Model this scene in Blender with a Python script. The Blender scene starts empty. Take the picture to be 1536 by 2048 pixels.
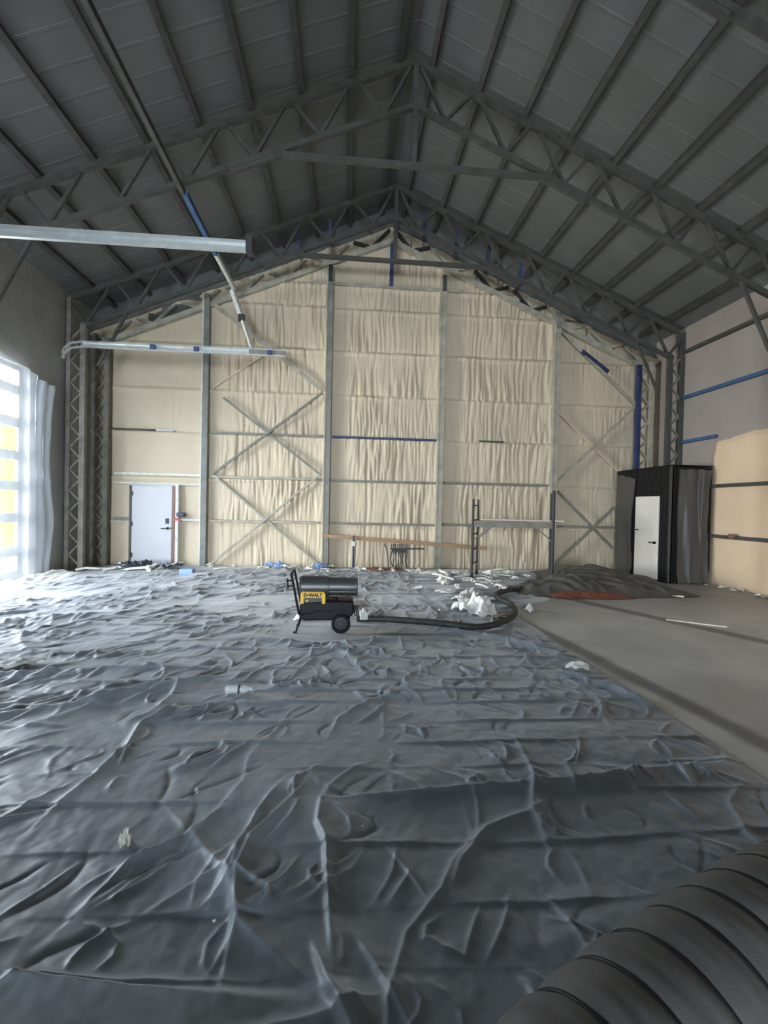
import bpy, math, random
import numpy as np
from mathutils import Vector, Matrix
random.seed(7)
S = bpy.context.scene
COL = S.collection
# ------------------------------------------------------------------ camera
H = 1.6
yaw, pitch, roll = .0832, -.0135, .0219
fw = Vector((math.sin(yaw)*math.cos(pitch), math.cos(yaw)*math.cos(pitch), math.sin(pitch)))
r0 = Vector((math.cos(yaw), -math.sin(yaw), 0)); u0 = r0.cross(fw)
rt = r0*math.cos(roll) + u0*math.sin(roll); up = -r0*math.sin(roll) + u0*math.cos(roll)
cd = bpy.data.cameras.new('camera'); cam = bpy.data.objects.new('camera', cd); COL.objects.link(cam)
cd.sensor_fit = 'VERTICAL'; cd.sensor_height = 36; cd.lens = 881.5/2048*36; cd.clip_start = .02
cam.matrix_world = Matrix(((rt.x, up.x, -fw.x, 0), (rt.y, up.y, -fw.y, 0), (rt.z, up.z, -fw.z, H), (0, 0, 0, 1)))
S.camera = cam
# ------------------------------------------------------------------ light
SKY = 36.0
S.view_settings.view_transform = 'Standard'; S.view_settings.look = 'None'
S.view_settings.exposure = 0.5; S.view_settings.gamma = 1; S.view_settings.use_curve_mapping = False
w = bpy.data.worlds.new('World'); S.world = w; w.use_nodes = True
bg = w.node_tree.nodes['Background']; bg.inputs[0].default_value = (.80, .90, 1.0, 1); bg.inputs[1].default_value = SKY
S.cycles.max_bounces = 10; S.cycles.diffuse_bounces = 6; S.cycles.transparent_max_bounces = 16
S.cycles.sample_clamp_indirect = 6

def area(name, loc, direction, sx, sy, power=0, color=(1, 1, 1), portal=False):
    l = bpy.data.lights.new(name, 'AREA'); l.shape = 'RECTANGLE'; l.size = sx; l.size_y = sy
    l.energy = power; l.color = color
    o = bpy.data.objects.new(name, l); COL.objects.link(o); o.location = loc
    o.rotation_euler = Vector(direction).to_track_quat('-Z', 'Y').to_euler()
    if portal: l.cycles.is_portal = True
    return o
area('door_daylight_portal', (-6.62, 7.4, 2.15), (1, 0, 0), 4.5, 4.2, 0, portal=True)
area('added_roof_fill', (-12.2, 6.0, .5), (.88, 0, .47), 2.0, 5.0, 4600, (1.0, .96, .88))  # added lamp out of view, brightens the right roof slope through the door
area('entrance_daylight_portal', (-2.5, -12.2, 1.9), (0, 1, 0), 4.0, 3.8, 0, portal=True)

# ------------------------------------------------------------------ materials
def mat(name, col, rough=.7, metal=0, bump=0, bscale=20, var=0, vscale=3, spec=.5, stretch=None, build=None):
    m = bpy.data.materials.new(name); m.use_nodes = True
    nt = m.node_tree; p = nt.nodes['Principled BSDF']
    p.inputs['Base Color'].default_value = (*col, 1); p.inputs['Roughness'].default_value = rough
    p.inputs['Metallic'].default_value = metal; p.inputs['Specular IOR Level'].default_value = spec
    tc = nt.nodes.new('ShaderNodeTexCoord'); src = tc.outputs['Object']
    if stretch:
        mp = nt.nodes.new('ShaderNodeMapping'); mp.inputs['Scale'].default_value = stretch
        nt.links.new(src, mp.inputs[0]); src = mp.outputs[0]
    if var:
        n = nt.nodes.new('ShaderNodeTexNoise'); n.inputs['Scale'].default_value = vscale; n.inputs['Detail'].default_value = 5
        nt.links.new(src, n.inputs['Vector'])
        r = nt.nodes.new('ShaderNodeMapRange'); r.inputs[1].default_value = .3; r.inputs[2].default_value = .7
        r.inputs[3].default_value = 1-var; r.inputs[4].default_value = 1+var
        nt.links.new(n.outputs[0], r.inputs[0])
        mx = nt.nodes.new('ShaderNodeVectorMath'); mx.operation = 'SCALE'; mx.inputs[0].default_value = col
        nt.links.new(r.outputs[0], mx.inputs['Scale']); nt.links.new(mx.outputs[0], p.inputs['Base Color'])
    if bump:
        n = nt.nodes.new('ShaderNodeTexNoise'); n.inputs['Scale'].default_value = bscale; n.inputs['Detail'].default_value = 6
        nt.links.new(src, n.inputs['Vector'])
        b = nt.nodes.new('ShaderNodeBump'); b.inputs['Strength'].default_value = bump; b.inputs['Distance'].default_value = .02
        nt.links.new(n.outputs[0], b.inputs['Height']); nt.links.new(b.outputs[0], p.inputs['Normal'])
    return m

def plastic_mat(name, col, transp, transl, rough=.35):
    m = bpy.data.materials.new(name); m.use_nodes = True; nt = m.node_tree; p = nt.nodes['Principled BSDF']
    p.inputs['Base Color'].default_value = (*col, 1); p.inputs['Roughness'].default_value = rough
    t = nt.nodes.new('ShaderNodeBsdfTransparent'); tl = nt.nodes.new('ShaderNodeBsdfTranslucent'); tl.inputs[0].default_value = (*col, 1)
    a = nt.nodes.new('ShaderNodeMixShader'); b = nt.nodes.new('ShaderNodeMixShader')
    a.inputs[0].default_value = transl; b.inputs[0].default_value = transp
    nt.links.new(p.outputs[0], a.inputs[1]); nt.links.new(tl.outputs[0], a.inputs[2])
    nt.links.new(a.outputs[0], b.inputs[1]); nt.links.new(t.outputs[0], b.inputs[2])
    nt.links.new(b.outputs[0], nt.nodes['Material Output'].inputs[0])
    return m
M = dict(
    foam=mat('cream_foam', (.57, .485, .355), .75, bump=.35, bscale=14, var=.06, vscale=1.2),
    foam_post=mat('overspray_foam', (.37, .35, .285), .8, bump=.5, bscale=18, var=.22, vscale=5),
    foam_left=mat('grey_beige_foam', (.28, .275, .26), .8, bump=.4, bscale=10, var=.1, vscale=2),
    foam_warm=mat('warm_cream_foam', (.75, .57, .39), .75, bump=.15, bscale=10, var=.05, vscale=1.5),
    foam_raw=mat('grey_sprayed_wall', (.33, .29, .26), .8, bump=.12, bscale=10, var=.06, vscale=2),
    roof=mat('roof_liner', (.125, .131, .126), .6, var=.05, vscale=1.5),
    steel=mat('grey_steel', (.062, .062, .056), .6, metal=.0, bump=.15, bscale=30, var=.25, vscale=6),
    steel_light=mat('dusted_steel', (.20, .20, .18), .6, bump=.15, bscale=30, var=.2, vscale=6),
    col_dust=mat('beige_dusted_steel', (.19, .175, .15), .75, bump=.4, bscale=20, var=.3, vscale=5),
    steel_dark=mat('dark_steel', (.035, .035, .04), .6),
    blue=mat('blue_steel', (.028, .042, .12), .55, bump=.2, bscale=30, var=.3, vscale=5),
    blue_bright=mat('blue_primed_steel', (.04, .10, .21), .5, var=.2, vscale=5),
    galv=mat('galvanized_steel', (.62, .66, .66), .38, metal=.75, var=.1, vscale=8),
    dusty=mat('overspray_white', (.62, .63, .60), .7, var=.15, vscale=8),
    white=mat('white_paint', (.50, .51, .54), .5),
    white_warm=mat('off_white_paint', (.80, .77, .70), .5),
    black=mat('black_plastic', (.010, .010, .012), .5, spec=.2),
    black_matte=mat('black_metal_cladding', (.012, .012, .012), .6, spec=.15),
    rubber=mat('rubber', (.012, .012, .015), .7, spec=.2),
    duct=mat('grey_black_duct_cloth', (.085, .083, .08), .55, bump=.12, bscale=260, var=.15, vscale=7),
    yellow=mat('yellow_plastic', (.80, .47, .035), .4),
    drum=mat('dark_grey_steel', (.075, .08, .08), .38, metal=.35, var=.1, vscale=9),
    wood=mat('brown_timber', (.36, .22, .13), .7, var=.2, vscale=4, stretch=(1, 10, 10)),
    jamb=mat('brown_jamb', (.20, .11, .085), .6),
    paper=mat('white_film', (.82, .82, .79), .55, bump=.3, bscale=15),
    scrap=mat('pale_foam_scrap', (.80, .79, .72), .8),
    scrap_blue=mat('blue_film_scrap', (.22, .34, .62), .4),
    scrap_dark=mat('dark_film_scrap', (.03, .035, .055), .5),
    red=mat('red_tarp_cloth', (.20, .07, .045), .6, var=.3, vscale=6),
    redbit=mat('red_plastic', (.55, .03, .04), .5),
    tarp=mat('dusty_black_tarp', (.10, .095, .085), .6, bump=.3, bscale=25, var=.25, vscale=4),
    sheet=plastic_mat('milky_plastic_sheet', (.82, .89, 1.0), .57, .05),
    drape=plastic_mat('clear_dusty_plastic', (.26, .245, .225), .58, .2, .35),
    bottle=plastic_mat('clear_bottle_plastic', (.75, .8, .82), .45, .2, .15),
    outside=mat('yellow_outdoor_paint', (.09, .053, .003), .9, spec=0),
    ground=mat('outdoor_gravel', (.75, .73, .70), .9),
)
# glass
g = bpy.data.materials.new('door_glass'); g.use_nodes = True; nt = g.node_tree
t = nt.nodes.new('ShaderNodeBsdfTransparent'); gl = nt.nodes.new('ShaderNodeBsdfGlossy'); gl.inputs['Roughness'].default_value = .05
mx = nt.nodes.new('ShaderNodeMixShader'); mx.inputs[0].default_value = .06
nt.links.new(t.outputs[0], mx.inputs[1]); nt.links.new(gl.outputs[0], mx.inputs[2]); nt.links.new(mx.outputs[0], nt.nodes['Material Output'].inputs[0])
M['glass'] = g

# fabric: dark geotextile, faint weave
def fabric_material():
    m = mat('black_geotextile', (.185, .21, .24), .44, var=.18, vscale=1.6, bump=.10, bscale=380)
    p = m.node_tree.nodes['Principled BSDF']
    p.inputs['Sheen Weight'].default_value = .38; p.inputs['Sheen Roughness'].default_value = .45
    return m
M['fabric'] = fabric_material()

def concrete_material():
    m = mat('dusty_concrete', (.58, .565, .53), .55, bump=.08, bscale=40)
    nt = m.node_tree; p = nt.nodes['Principled BSDF']; L = nt.links.new
    tc = nt.nodes.new('ShaderNodeTexCoord'); sp = nt.nodes.new('ShaderNodeSeparateXYZ'); L(tc.outputs['Object'], sp.inputs[0])
    nz = nt.nodes.new('ShaderNodeTexNoise'); nz.inputs['Scale'].default_value = 1.3; nz.inputs['Detail'].default_value = 6
    L(tc.outputs['Object'], nz.inputs['Vector'])
    def mth(op, a, b=None):
        n = nt.nodes.new('ShaderNodeMath'); n.operation = op
        for i, v in enumerate((a, b)):
            if v is None: continue
            if isinstance(v, (int, float)): n.inputs[i].default_value = v
            else: L(v, n.inputs[i])
        return n.outputs[0]
    x, y = sp.outputs[0], sp.outputs[1]
    def band(x0, y0, k, wd):            # soft-edged dark band on the slab: |x-(x0+k(y0-y))| < wd
        c = mth('ADD', mth('MULTIPLY', mth('SUBTRACT', y0, y), k), x0)
        d = mth('ABSOLUTE', mth('SUBTRACT', x, c)); d = mth('ADD', d, mth('MULTIPLY', mth('SUBTRACT', nz.outputs[0], .5), .12))
        r = nt.nodes.new('ShaderNodeMapRange'); r.interpolation_type = 'SMOOTHSTEP'
        r.inputs[1].default_value = wd*.25; r.inputs[2].default_value = wd; r.inputs[3].default_value = .42; r.inputs[4].default_value = 1
        L(d, r.inputs[0]); return r.outputs[0]
    s = mth('MULTIPLY', band(2.62, 5.2, .13, .17), band(4.08, 7.52, .49, .22))
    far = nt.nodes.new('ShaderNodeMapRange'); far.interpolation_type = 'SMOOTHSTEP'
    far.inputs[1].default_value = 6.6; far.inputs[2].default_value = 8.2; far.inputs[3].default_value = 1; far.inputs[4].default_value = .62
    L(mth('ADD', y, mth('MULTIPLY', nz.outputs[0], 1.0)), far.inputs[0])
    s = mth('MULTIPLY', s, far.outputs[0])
    r = nt.nodes.new('ShaderNodeMapRange'); r.inputs[1].default_value = .3; r.inputs[2].default_value = .7; r.inputs[3].default_value = .82; r.inputs[4].default_value = 1.15
    L(nz.outputs[0], r.inputs[0]); s = mth('MULTIPLY', s, r.outputs[0])
    v = nt.nodes.new('ShaderNodeVectorMath'); v.operation = 'SCALE'; v.inputs[0].default_value = (.58, .565, .53)
    L(s, v.inputs['Scale']); L(v.outputs[0], p.inputs['Base Color'])
    return m
M['concrete'] = concrete_material()

# ------------------------------------------------------------------ helpers
class MB:
    def __init__(s): s.v = []; s.f = []
    def add(s, vs, fs):
        b = len(s.v); s.v += [tuple(x) for x in vs]; s.f += [tuple(i+b for i in f) for f in fs]; return s
    def box(s, x0, x1, y0, y1, z0, z1):
        return s.add([(x0, y0, z0), (x1, y0, z0), (x1, y1, z0), (x0, y1, z0), (x0, y0, z1), (x1, y0, z1), (x1, y1, z1), (x0, y1, z1)],
                     [(0, 3, 2, 1), (4, 5, 6, 7), (0, 1, 5, 4), (1, 2, 6, 5), (2, 3, 7, 6), (3, 0, 4, 7)])
    def bar(s, a, b, wd, ht, upv=(0, 0, 1)):      # rectangular bar; wd across, ht along upv
        a, b = Vector(a), Vector(b); d = (b-a).normalized(); u = Vector(upv)
        if abs(d.dot(u)) > .98: u = Vector((0, 1, 0)) if abs(d.y) < .9 else Vector((1, 0, 0))
        sx = d.cross(u).normalized(); u = sx.cross(d)
        vs = [p + sx*(i*wd/2) + u*(j*ht/2) for p in (a, b) for i, j in ((-1, -1), (1, -1), (1, 1), (-1, 1))]
        return s.add(vs, [(3, 2, 1, 0), (4, 5, 6, 7), (0, 1, 5, 4), (1, 2, 6, 5), (2, 3, 7, 6), (3, 0, 4, 7)])
    def tube(s, pts, r, n=10, cap=True):
        pts = [Vector(p) for p in pts]; rs = r if isinstance(r, (list, tuple)) else [r]*len(pts)
        vs = []; nrm = None
        for i, p in enumerate(pts):
            d = (pts[min(i+1, len(pts)-1)] - pts[max(i-1, 0)]).normalized()
            if nrm is None:
                nrm = d.cross(Vector((0, 0, 1)));  nrm = d.cross(Vector((0, 1, 0))) if nrm.length < .1 else nrm
            nrm = (nrm - d*nrm.dot(d)).normalized(); bn = d.cross(nrm)
            vs += [p + (nrm*math.cos(2*math.pi*k/n) + bn*math.sin(2*math.pi*k/n))*rs[i] for k in range(n)]
        fs = [(i*n+k, i*n+(k+1) % n, (i+1)*n+(k+1) % n, (i+1)*n+k) for i in range(len(pts)-1) for k in range(n)]
        if cap: fs += [tuple(range(n-1, -1, -1)), tuple(range((len(pts)-1)*n, len(pts)*n))]
        return s.add(vs, fs)
    def prism(s, poly, axis, a, b):               # polygon of 2-tuples extruded along axis 0/1/2
        def mk(p, t): q = list(p); q.insert(axis, t); return tuple(q)
        n = len(poly)
        return s.add([mk(p, a) for p in poly] + [mk(p, b) for p in poly],
                     [tuple(range(n-1, -1, -1)), tuple(range(n, 2*n))] + [(i, (i+1) % n, n+(i+1) % n, n+i) for i in range(n)])
    def build(s, name, m, parent=None, smooth=False, bevel=0, kind=None, sharp=.6):
        me = bpy.data.meshes.new(name)
        off = Vector((0, 0, 0)); q = parent
        while q is not None: off += q.location; q = q.parent
        me.from_pydata([tuple(Vector(v)-off) for v in s.v], [], s.f); me.materials.append(m)
        return link(name, me, parent, smooth, bevel, kind, sharp)

def link(name, me, parent=None, smooth=False, bevel=0, kind=None, sharp=.6):
    import bmesh
    bm = bmesh.new(); bm.from_mesh(me); bmesh.ops.recalc_face_normals(bm, faces=bm.faces) if len(me.polygons) < 60000 else None
    bm.to_mesh(me); bm.free()
    if smooth:
        me.polygons.foreach_set('use_smooth', [True]*len(me.polygons))
        if smooth == 'auto': me.set_sharp_from_angle(angle=sharp)
    o = bpy.data.objects.new(name, me); COL.objects.link(o)
    if parent is not None: o.parent = parent
    if bevel:
        b = o.modifiers.new('bevel', 'BEVEL'); b.width = bevel; b.segments = 2; b.limit_method = 'ANGLE'
    if kind: o['kind'] = kind
    return o
def tag(o, label, cat, group=None, kind=None):
    o['label'] = label; o['category'] = cat
    if group: o['group'] = group
    if kind: o['kind'] = kind
    return o
def thing(name, label, cat, loc=(0, 0, 0), group=None):
    o = bpy.data.objects.new(name, None); COL.objects.link(o); o.location = loc; o.empty_display_size = .1
    return tag(o, label, cat, group)
def copy_thing(o, loc, label, group=None, rz=0):
    c = o.copy(); COL.objects.link(c); c.location = loc; c.rotation_euler.z = rz
    if label: c['label'] = label
    if group: c['group'] = group
    for ch in list(o.children):
        d = ch.copy(); COL.objects.link(d); d.parent = c
        for gch in list(ch.children):
            e = gch.copy(); COL.objects.link(e); e.parent = d
    return c
def grid_mesh(name, P, m, parent=None, keep=None, kind=None):        # P: (ny,nx,3) float array
    ny, nx = P.shape[:2]
    idx = np.arange(ny*nx).reshape(ny, nx)
    q = np.stack([idx[:-1, :-1], idx[:-1, 1:], idx[1:, 1:], idx[1:, :-1]], -1).reshape(-1, 4)
    if keep is not None: q = q[keep.reshape(-1)]
    me = bpy.data.meshes.new(name); me.vertices.add(ny*nx); me.vertices.foreach_set('co', P.reshape(-1).astype(np.float32))
    nf = len(q); me.loops.add(nf*4); me.loops.foreach_set('vertex_index', q.reshape(-1).astype(np.int32))
    me.polygons.add(nf); me.polygons.foreach_set('loop_start', np.arange(0, nf*4, 4, dtype=np.int32))
    me.polygons.foreach_set('use_smooth', np.ones(nf, dtype=bool)); me.update(calc_edges=True); me.validate()
    me.materials.append(m)
    o = bpy.data.objects.new(name, me); COL.objects.link(o)
    if parent is not None: o.parent = parent
    if kind: o['kind'] = kind
    return o
# vectorised gradient noise
_rng = np.random.RandomState(3); _perm = _rng.permutation(512); _ang = _rng.rand(512)*2*np.pi
def noise(x, y, seed=0):
    x = np.asarray(x, float); y = np.asarray(y, float); xi = np.floor(x).astype(int); yi = np.floor(y).astype(int); fx = x-xi; fy = y-yi
    def gdot(ix, iy, dx, dy):
        h = _perm[(_perm[(ix+seed*57) & 511] + iy) & 511]; return np.cos(_ang[h])*dx + np.sin(_ang[h])*dy
    u = fx*fx*fx*(fx*(fx*6-15)+10); v = fy*fy*fy*(fy*(fy*6-15)+10)
    a = gdot(xi, yi, fx, fy); b = gdot(xi+1, yi, fx-1, fy); c = gdot(xi, yi+1, fx, fy-1); d = gdot(xi+1, yi+1, fx-1, fy-1)
    return (a*(1-u)+b*u)*(1-v) + (c*(1-u)+d*u)*v
def ss(a, b, x): t = np.clip((x-a)/(b-a), 0, 1); return t*t*(3-2*t)

# ------------------------------------------------------------------ dimensions
CX, HW, D, ZA, SL = 1.0, 7.3, 11.4, 9.27, .42        # ridge x, half width, back wall y, ridge height, roof slope
XL, XR = CX-HW, CX+HW
YF = -12.0
def roof_z(x): return ZA - SL*abs(x-CX)
T3Y, T2Y, T1Y, T0Y = 11.2, 10.4, 7.48, 4.56

# ------------------------------------------------------------------ structure: floor, walls, roof
MB().box(XL-.3, XR+.3, YF-.3, D+.4, -.15, 0).build('floor', M['concrete'], kind='structure')

GZ = [1.13, 2.22, 3.33, 4.42, 5.54, 6.62, 7.2]
POSTS = [-3.55, -.54, 2.36, 5.42]
xs = np.arange(XL, XR+.001, .022); zs = np.arange(0, 9.4, .04)
X, Z = np.meshgrid(xs, zs); Zc = np.minimum(Z, ZA - SL*np.abs(X-CX) - .50 + .03*noise(X*2, X*0, 15))
bandi = np.searchsorted(np.array(GZ), Z)
bandtop = np.array(GZ+[20])[bandi]; bandbot = np.array([0]+GZ)[bandi]
frac = np.clip((Z-bandbot)/1.1, 0, 1)
strip = noise(X*7.5 + .5*noise(X*2, Z*1.5, 5) + bandi*13.7, Z*.55, 1) + .6*noise(X*15+bandi*7.1, Z*.9, 2)
amp = .35 + .65*ss(-.15, .25, noise(X*.8+3, Z*.55+bandi*3.3, 4))
amp = amp*np.where(X < -3.6, .12, 1.0)*np.where(X > 5.5, .35, 1.0)
for p in POSTS: amp = amp*(.15+.85*ss(.12, .7, np.where(X > p, X-p, 9)))
amp = amp*np.where(Z > 7.3, .7, 1)
hgt = .070*amp*(1-np.abs(strip)*1.8)
hgt += .012*noise(X*3, Z*3, 7) + .03*noise(X*.7, Z*.7, 8)
for gz in GZ[:]: hgt += .045*np.exp(-((Z-gz+.05)/.035)**2) - .02*np.exp(-((Z-gz-.03)/.03)**2)
for p in POSTS: hgt += .05*np.exp(-((X-p)/.16)**2)
P = np.stack([X, D - hgt, Zc], -1)
grid_mesh('wall_back', P, M['foam'], kind='structure')

MB().prism([(XL, roof_z(XL)-.8), (CX, ZA-.8), (XR, roof_z(XR)-.8), (XR, roof_z(XR)+.03), (CX, ZA+.03), (XL, roof_z(XL)+.03)], 1, D+.005, D+.08).build('trim_1', M['roof'], kind='structure')
# right wall: raw upper part, sprayed lower part standing 5 cm proud with an irregular edge
MB().box(XR, XR+.25, YF, D+.1, 0, roof_z(XR)+.05).build('wall_right', M['foam_raw'], kind='structure')
ys = np.arange(YF, D, .04); zz = np.arange(0, 3.7, .04)
Yg, Zg = np.meshgrid(ys, zz)
top = 3.34 - .10*ss(8.3, 9.3, Yg) + .03*noise(Yg*3, Yg*0, 3) - 1.2*ss(9.30, 9.52, Yg)
edge = 9.5
t = np.minimum(ss(0, .14, top-Zg), ss(0, .12, edge+.03*noise(Zg*3, Zg*0, 6)-Yg))
Xg = XR - .05*t + .004 + .006*noise(Yg*2, Zg*2, 9)*t - .014*np.exp(-((Zg-2.28)/.05)**2)*t - .014*np.exp(-((Zg-1.15)/.05)**2)*t
keep = (Zg < top+.04)[:-1, :-1] & (Yg < edge+.06)[:-1, :-1]
grid_mesh('wall_right_insulation', np.stack([Xg, Yg, Zg], -1), M['foam_warm'], keep=keep, kind='structure')

# left wall with the big door opening (y 5.75-9.35, z 0-4.1)
OY0, OY1, OZ = 5.55, 9.30, 4.15
wl = MB(); wl.box(XL-.25, XL, YF, OY0, 0, roof_z(XL)+.05); wl.box(XL-.25, XL, OY1, D+.1, 0, roof_z(XL)+.05); wl.box(XL-.25, XL, OY0, OY1, OZ, roof_z(XL)+.05)
wl.build('wall_left', M['foam_left'], kind='structure')
# front wall behind the camera with an open entrance
wf = MB(); zt = roof_z(-1.6)+.05
wf.prism([(XL, 0), (-4.5, 0), (-4.5, roof_z(-4.5)), (XL, roof_z(XL))], 1, YF-.25, YF)
wf.prism([(-.5, 0), (XR, 0), (XR, roof_z(XR)), (CX, ZA), (-.5, roof_z(-.5))], 1, YF-.25, YF)
wf.prism([(-4.5, 3.8), (-.5, 3.8), (-.5, roof_z(-.5)), (-4.5, roof_z(-4.5))], 1, YF-.25, YF)
wf.build('wall_front', M['foam_left'], kind='structure')

# roof liner: ribbed sheets on both slopes
def roof():
    b = MB(); prof = []; y = YF-.3
    while y < D+.3:
        prof += [(y, 0), (y+.37, 0), (y+.378, .0045), (y+.412, .0045), (y+.42, 0)]; y += .42
    for sgn in (-1, 1):
        x1 = HW+.5
        n = len(prof); vs = []
        for (xx) in (0, x1):
            for (yy, dz) in prof: vs.append((CX+sgn*xx, yy, ZA - SL*xx - dz))
        b.add(vs, [(i, i+1, n+i+1, n+i) for i in range(n-1)])
        x0 = 0
    return b
roof().build('ceiling', M['roof'], kind='structure')
MB().prism([(CX-9.0, ZA+.12-SL*9.0), (CX, ZA+.12), (CX+9.0, ZA+.12-SL*9.0), (CX+9.0, ZA+.2-SL*9.0), (CX, ZA+.2), (CX-9.0, ZA+.2-SL*9.0)], 1, YF-.5, D+.6).build('roof_deck', M['roof'], kind='structure')
MB().box(XL-.3, XR+.3, D+.12, D+.4, 0, 6.2).prism([(XL-.3, 6.1), (XR+.3, 6.1), (CX, ZA+.1)], 1, D+.12, D+.4).build('wall_back_sheeting', M['foam_left'], kind='structure')
# outdoors
MB().box(-40, XL-.25, -25, 40, -.2, -.05).build('ground', M['ground'], kind='structure')
MB().box(-10.6, -10.2, 12.6, 17, -.05, 4.1).build('wall_outside', M['outside'], kind='structure')

# ------------------------------------------------------------------ overhead glass door (left) and white door (back)
ov = MB().box(XL-.18, XL-.12, OY1-.12, OY1, 0, OZ).box(XL-.18, XL-.12, OY0, OY0+.12, 0, OZ).build('door_1', M['steel_light'], kind='structure')
ZR = [.05, .52, 1.18, 1.80, 2.38, 3.02, 3.65, 4.12]
for z in ZR: MB().box(XL-.17, XL-.11, OY0+.12, OY1-.12, z-.05, z+.13).build('rail', M['steel_light'], ov)
nst = 6
for k in range(1, nst): 
    yk = OY0+.12 + (OY1-OY0-.24)*k/nst; MB().box(XL-.165, XL-.12, yk-.035, yk+.035, 0, OZ).build('stile', M['steel_light'], ov)
for i in range(7): MB().box(XL-.148, XL-.142, OY0+.12, OY1-.12, ZR[i]+.13, ZR[i+1]-.05).build('pane', M['glass'], ov)

DX0, DX1, DZ = -5.25, -4.29, 1.96
dr = MB().box(DX0, DX1, D-.16, D-.10, .02, DZ).build('door_2', M['white'], kind='structure', bevel=.004)
MB().box(DX1, DX1+.075, D-.2, D-.02, 0, DZ+.02).build('jamb', M['jamb'], dr)
MB().box(DX0-.05, DX0-.005, D-.18, D-.02, 0, DZ+.02).build('jamb', M['steel'], dr)
MB().box(DX0-.05, DX1+.075, D-.18, D-.02, DZ+.003, DZ+.04).build('jamb', M['white'], dr)
MB().box(DX1+.078, DX1+.15, D-.19, D-.02, 0, DZ+.05).build('trim_board', M['dusty'], dr)
for z in (.22, .98, 1.72): MB().box(DX0-.012, DX0+.03, D-.18, D-.155, z, z+.11).build('hinge', M['steel_dark'], dr)
MB().box(DX1-.155, DX1-.075, D-.185, D-.155, 1.05, 1.18).build('keypad', M['steel_dark'], dr, bevel=.006)
hd = MB().tube([(DX1-.10, D-.16, .935), (DX1-.10, D-.195, .935)], .033, 16).build('lock_rose', M['black'], dr, smooth='auto')
MB().tube([(DX1-.10, D-.19, .935), (DX1-.10, D-.22, .935), (DX1-.13, D-.225, .935), (DX1-.24, D-.222, .93)], .012, 8).build('lever', M['black'], hd, smooth='auto')
MB().tube([(DX1-.02, D-.165, .94), (DX1-.02, D-.18, .94)], .022, 12).build('latch', M['black'], dr)

# ------------------------------------------------------------------ roof trusses
def make_truss(name, label, mats, y, thick=1.0, extra=True):
    R = thing(name, label, 'truss', (CX, y, 0))
    ch, wb = mats
    zt0, zb0 = (9.09 if extra else 8.70), 8.36                                  # chord centre lines at the ridge
    def P(x, z): return (CX+x, y, z)
    for s in (-1, 1):
        if extra: MB().bar(P(0, zt0), P(s*7.15, zt0-SL*7.15), .09*thick, .10*thick).build('top_chord', ch, R)
        MB().bar(P(0, zb0), P(s*7.0, zb0-SL*7.0), .08*thick, .085*thick).build('bottom_chord', ch, R)
        pts = [(0, 'b'), ]
        bn = [.52+1.06*k for k in range(7)]; tn = [1.05*k+.0 for k in range(8)]
        for k in range(7):
            for t_ in (tn[k]+.07, tn[k+1]-.07):
                MB().bar(P(s*bn[k], zb0-SL*bn[k]+.02), P(s*t_, zt0-SL*t_-.02), .05*thick, .055*thick, (0, 1, 0)).build('web', wb, R)
    MB().bar(P(0, zt0 if extra else zb0), P(0, 7.33 if extra else 7.2), .085, .1, (0, 1, 0)).build('king_post', ch if extra else M['blue'], R)
    if extra: MB().bar(P(-2.5, 7.36), P(2.5, 7.36), .07*thick, .09*thick).build('tie_beam', ch, R)
    if extra:
        for s in (-1, 1):
            q = MB(); c = P(s*2.62, zb0-SL*2.62-.03)
            q.bar((c[0]-s*.42, c[1], c[2]+.42*SL-.02), (c[0]+s*.42, c[1], c[2]-.42*SL-.02), .06, .13)
            q.build('gusset_plate', ch, R)
            MB().bar(P(s*6.0, zb0-SL*6.0), P(s*6.62, zb0-SL*6.0-1.25), .05, .06, (0, 1, 0)).build('knee_brace', wb, R)
    return R
t2 = make_truss('roof_truss', 'grey lattice roof truss just in front of the cream back wall', (M['steel'], M['steel']), T2Y)
t1 = copy_thing(t2, (CX, T1Y, 0), 'large grey lattice roof truss crossing over the room, nearest one seen in full')
t0 = copy_thing(t2, (CX, T0Y, 0), 'grey roof truss closest overhead, only its lower chord entering the top right corner')
for o in (t1, t0):        # their knee braces follow; T1/T0 stand outside the frame at the columns
    pass
t3 = make_truss('foam_coated_truss', 'roof truss buried in cream foam against the back wall gable', (M['foam_post'], M['foam_post']), 11.31, 1.35, extra=False)
webs = [c for c in t3.children if c.name.startswith('web')]
for i in (14, 15, 18, 19, 20, 21, 0, 1):
    if i < len(webs):
        webs[i].data.materials[0] = M['steel_dark']; webs[i]['label'] = 'bare dark web'
# ------------------------------------------------------------------ lattice columns
def column(name, label, x_in, x_out, y, ztop_in, ztop_out, m_in, m_out, m_l, z0=0):
    R = thing(name, label, 'column', ((x_in+x_out)/2, y, 0))
    s = 1 if x_out > x_in else -1
    MB().box(min(x_in, x_in+s*.11), max(x_in, x_in+s*.11), y-.05, y+.05, z0, ztop_in).build('inner_leg', m_in, R)
    MB().box(min(x_out, x_out-s*.09), max(x_out, x_out-s*.09), y-.05, y+.05, z0, ztop_out).build('outer_leg', m_out, R)
    z, k = z0+.12, 0; a, b = x_in+s*.10, x_out-s*.08
    while z+.24 < ztop_in:
        p, q = ((a, y, z), (b, y, z+.24)) if k % 2 == 0 else ((b, y, z), (a, y, z+.24))
        MB().bar(p, q, .035, .04, (0, 1, 0)).build('lacing_bar', m_l, R); z += .24; k += 1
    MB().box(min(x_in, x_out)-.03, max(x_in, x_out)+.03, y-.1, y+.1, z0, z0+.02).build('base_plate', m_in, R)
    return R
def zc(x, base): return base - SL*abs(x-CX)
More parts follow.
